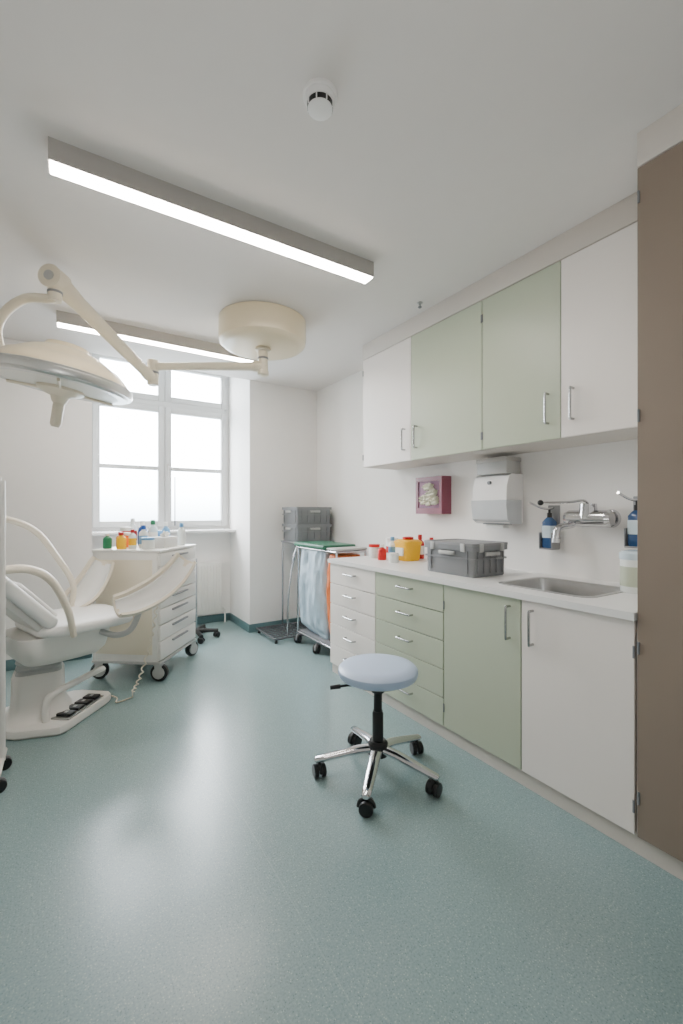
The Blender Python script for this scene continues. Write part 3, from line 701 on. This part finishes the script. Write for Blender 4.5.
# rolling stand behind the trolley
t = thing('rolling_stand', 'black wheeled stand base showing behind the trolley by the radiator', 'stand', (1.10, 4.45, 0))
c = Vector((1.10, 4.45, 0))
MB().lathe([(.03, .06), (.045, .065), (.045, .09), (.02, .10)], c).build('hub', M['black'], t)
MB().cyl(c + Vector((0, 0, .09)), c + Vector((0, 0, .80)), .013).build('pole', M['chrome'], t)
for k in range(5):
    a = math.radians(-18 + 72 * k); dr = Vector((math.cos(a), math.sin(a), 0))
    MB().tube([c + dr * .03 + Vector((0, 0, .078)), c + dr * .215 + Vector((0, 0, .068))], [.022, .018], 12).build('leg', M['black'], t)
    caster(t, c + dr * .20, a + 1.0, .028, 'black')

# ------------------------------------------------------------------ laundry trolley with two bags
t = thing('laundry_trolley', 'chrome laundry trolley with green lid between cabinets and window wall', 'trolley', (2.1, 3.45, 0))
x0, x1, y0, y1, ym = 1.90, 2.20, 3.06, 3.77, 3.265
b = MB()
for x in (x0, x1):
    b.tube([(x, y0, .11), (x, y1, .11)], .010); b.tube([(x, y0, .93), (x, y1, .93)], .010)
    for y in (y0, y1): b.tube([(x, y, .10), (x, y, .935)], .010)
for y in (y0, ym, y1):
    for z in (.11, .93): b.tube([(x0, y, z), (x1, y, z)], .010)
b.build('frame', M['chrome'], t)
def bagmesh(ya, yb, ztop, zbot, seed, grow=.0):
    rings = []
    for i in range(41):
        u = i / 40; z = ztop + (zbot - ztop) * u
        infl = grow + .022 * math.sin(PI * min(u * 1.1, 1)) - (.05 * max(0, u - .9) / .1)
        base = rrect(x0 + .016 - infl, x1 - .016 + infl, ya + .016 - infl * .4, yb - .016 + infl, .05, 6)
        ring = []
        for j in range(len(base)):
            p, q = Vector(base[j]), Vector(base[(j + 1) % len(base)])
            nk = 28 if j % 7 == 6 else 1
            for a in range(nk):
                w_ = p.lerp(q, a / nk)
                n = mnoise.noise(Vector((w_.x * 13 + seed, w_.y * 13, z * 2.0))) * .030 + abs(mnoise.noise(Vector((w_.x * 24 + seed, w_.y * 24, z * 8)))) * .022
                ring.append((w_.x + n, w_.y + n * .6, z))
        rings.append(ring)
    return MB().loops(rings)
bagmesh(ym + .012, y1 - .01, .93, .13, 1, .008).build('bag', M['bag'], t, 'pale blue translucent laundry bag', ang=180)
bagmesh(y0 + .01, ym - .012, .90, .13, 5, -.004).build('bag', M['orange'], t, 'orange laundry bag', ang=180)
MB().box(x0 - .03, x1 + .01, ym - .04, y1 + .03, .942, .980, .012, 3).build('lid', M['lid_green'], t, 'green lid')
MB().box(x0 - .01, x1 + .01, y0 - .015, ym - .05, .942, .962, .009, 3).build('lid', M['pale'], t, 'light grey lid')
MB().box(x0 + .01, x1 - .01, y0 + .01, y1 - .01, .115, .128).build('bottom_shelf', M['dgrey'], t)
for x in (x0, x1):
    for y in (y0, 3.40, y1): caster(t, (x, y, 0), .7, .038, 'grey')

# wire trolley behind with crates
t = thing('wire_trolley', 'low wire grid based trolley against the window wall carrying two crates', 'trolley', (2.05, 4.09, 0))
b = MB(); gx0, gx1, gy0, gy1 = 1.69, 2.40, 3.84, 4.31
for x in (gx0, gx1): b.tube([(x, gy0, .045), (x, gy1, .045)], .010)
for y in (gy0, gy1): b.tube([(gx0, y, .045), (gx1, y, .045)], .010)
x = gx0 + .05
while x < gx1: b.tube([(x, gy0, .045), (x, gy1, .045)], .006, 8); x += .05
y = gy0 + .06
while y < gy1: b.tube([(gx0, y, .050), (gx1, y, .050)], .006, 8); y += .06
b.build('wire_base', M['darkwire'], t)
b = MB(); lx_ = 1.985
for x in (lx_, gx1):
    for y in (3.94, gy1): b.tube([(x, y, .04), (x, y, .945)], .010)
b.tube(spline([(lx_, 3.94, .93), (lx_ - .05, 3.94, .8), (lx_ - .11, 3.93, .45), (lx_ - .13, 3.91, .045)], 6), .010)
b.build('frame', M['chrome'], t)
MB().box(lx_ - .015, gx1 + .012, 3.925, gy1 + .012, .944, .962, .005).build('shelf', M['grey'], t)
for x in (gx0 + .02, gx1 - .02):
    for y in (gy0 + .02, gy1 - .02): MB().cyl((x, y, 0), (x, y, .042), .015, .012, n=14).build('foot', M['black'], t)
crate('lower of the two grey crates stacked on the wire trolley', 2.18, 4.12, .962, .42, .37, .18)
crate('upper of the two grey crates stacked on the wire trolley', 2.18, 4.12, 1.142, .42, .37, .18)

# ------------------------------------------------------------------ light & camera
wd = bpy.data.worlds.new('overcast'); bpy.context.scene.world = wd; wd.use_nodes = True
nt = wd.node_tree; bg = nt.nodes['Background']
tc = nt.nodes.new('ShaderNodeTexCoord'); sp = nt.nodes.new('ShaderNodeSeparateXYZ'); rp = nt.nodes.new('ShaderNodeValToRGB')
nt.links.new(tc.outputs['Generated'], sp.inputs[0]); mr = nt.nodes.new('ShaderNodeMapRange'); mr.inputs['From Min'].default_value = -.02; mr.inputs['From Max'].default_value = .12
nt.links.new(sp.outputs[2], mr.inputs['Value']); nt.links.new(mr.outputs['Result'], rp.inputs['Fac'])
e = rp.color_ramp.elements; e[0].color = (.24, .28, .31, 1); e[1].color = (.92, .95, .99, 1)
nt.links.new(rp.outputs['Color'], bg.inputs['Color']); bg.inputs['Strength'].default_value = 35.0
pl = bpy.data.lights.new('window_portal', 'AREA'); pl.shape = 'RECTANGLE'; pl.size = 1.5; pl.size_y = 1.95
po = bpy.data.objects.new('window_portal', pl); C.objects.link(po); po.location = (.91, 5.19, 2.0); po.rotation_euler = (-PI / 2, 0, 0)
pl.cycles.is_portal = True
# added fill light behind the camera, aimed at the ceiling to lift the room
fl = bpy.data.lights.new('bounce_fill', 'AREA'); fl.shape = 'DISK'; fl.size = .8; fl.energy = 13; fl.color = (1, .96, .92)
fo = bpy.data.objects.new('bounce_fill', fl); C.objects.link(fo); fo.location = (-.3, -.3, 1.0); fo.rotation_euler = (PI - .35, 0, -.5)

cam = bpy.data.cameras.new('camera'); cam.lens = F / 1024 * 36; cam.sensor_width = 36; cam.sensor_fit = 'AUTO'; cam.clip_start = .05
co = bpy.data.objects.new('camera', cam); C.objects.link(co); co.location = (0, 0, H); co.rotation_euler = (PI / 2, 0, -TH)
bpy.context.scene.camera = co
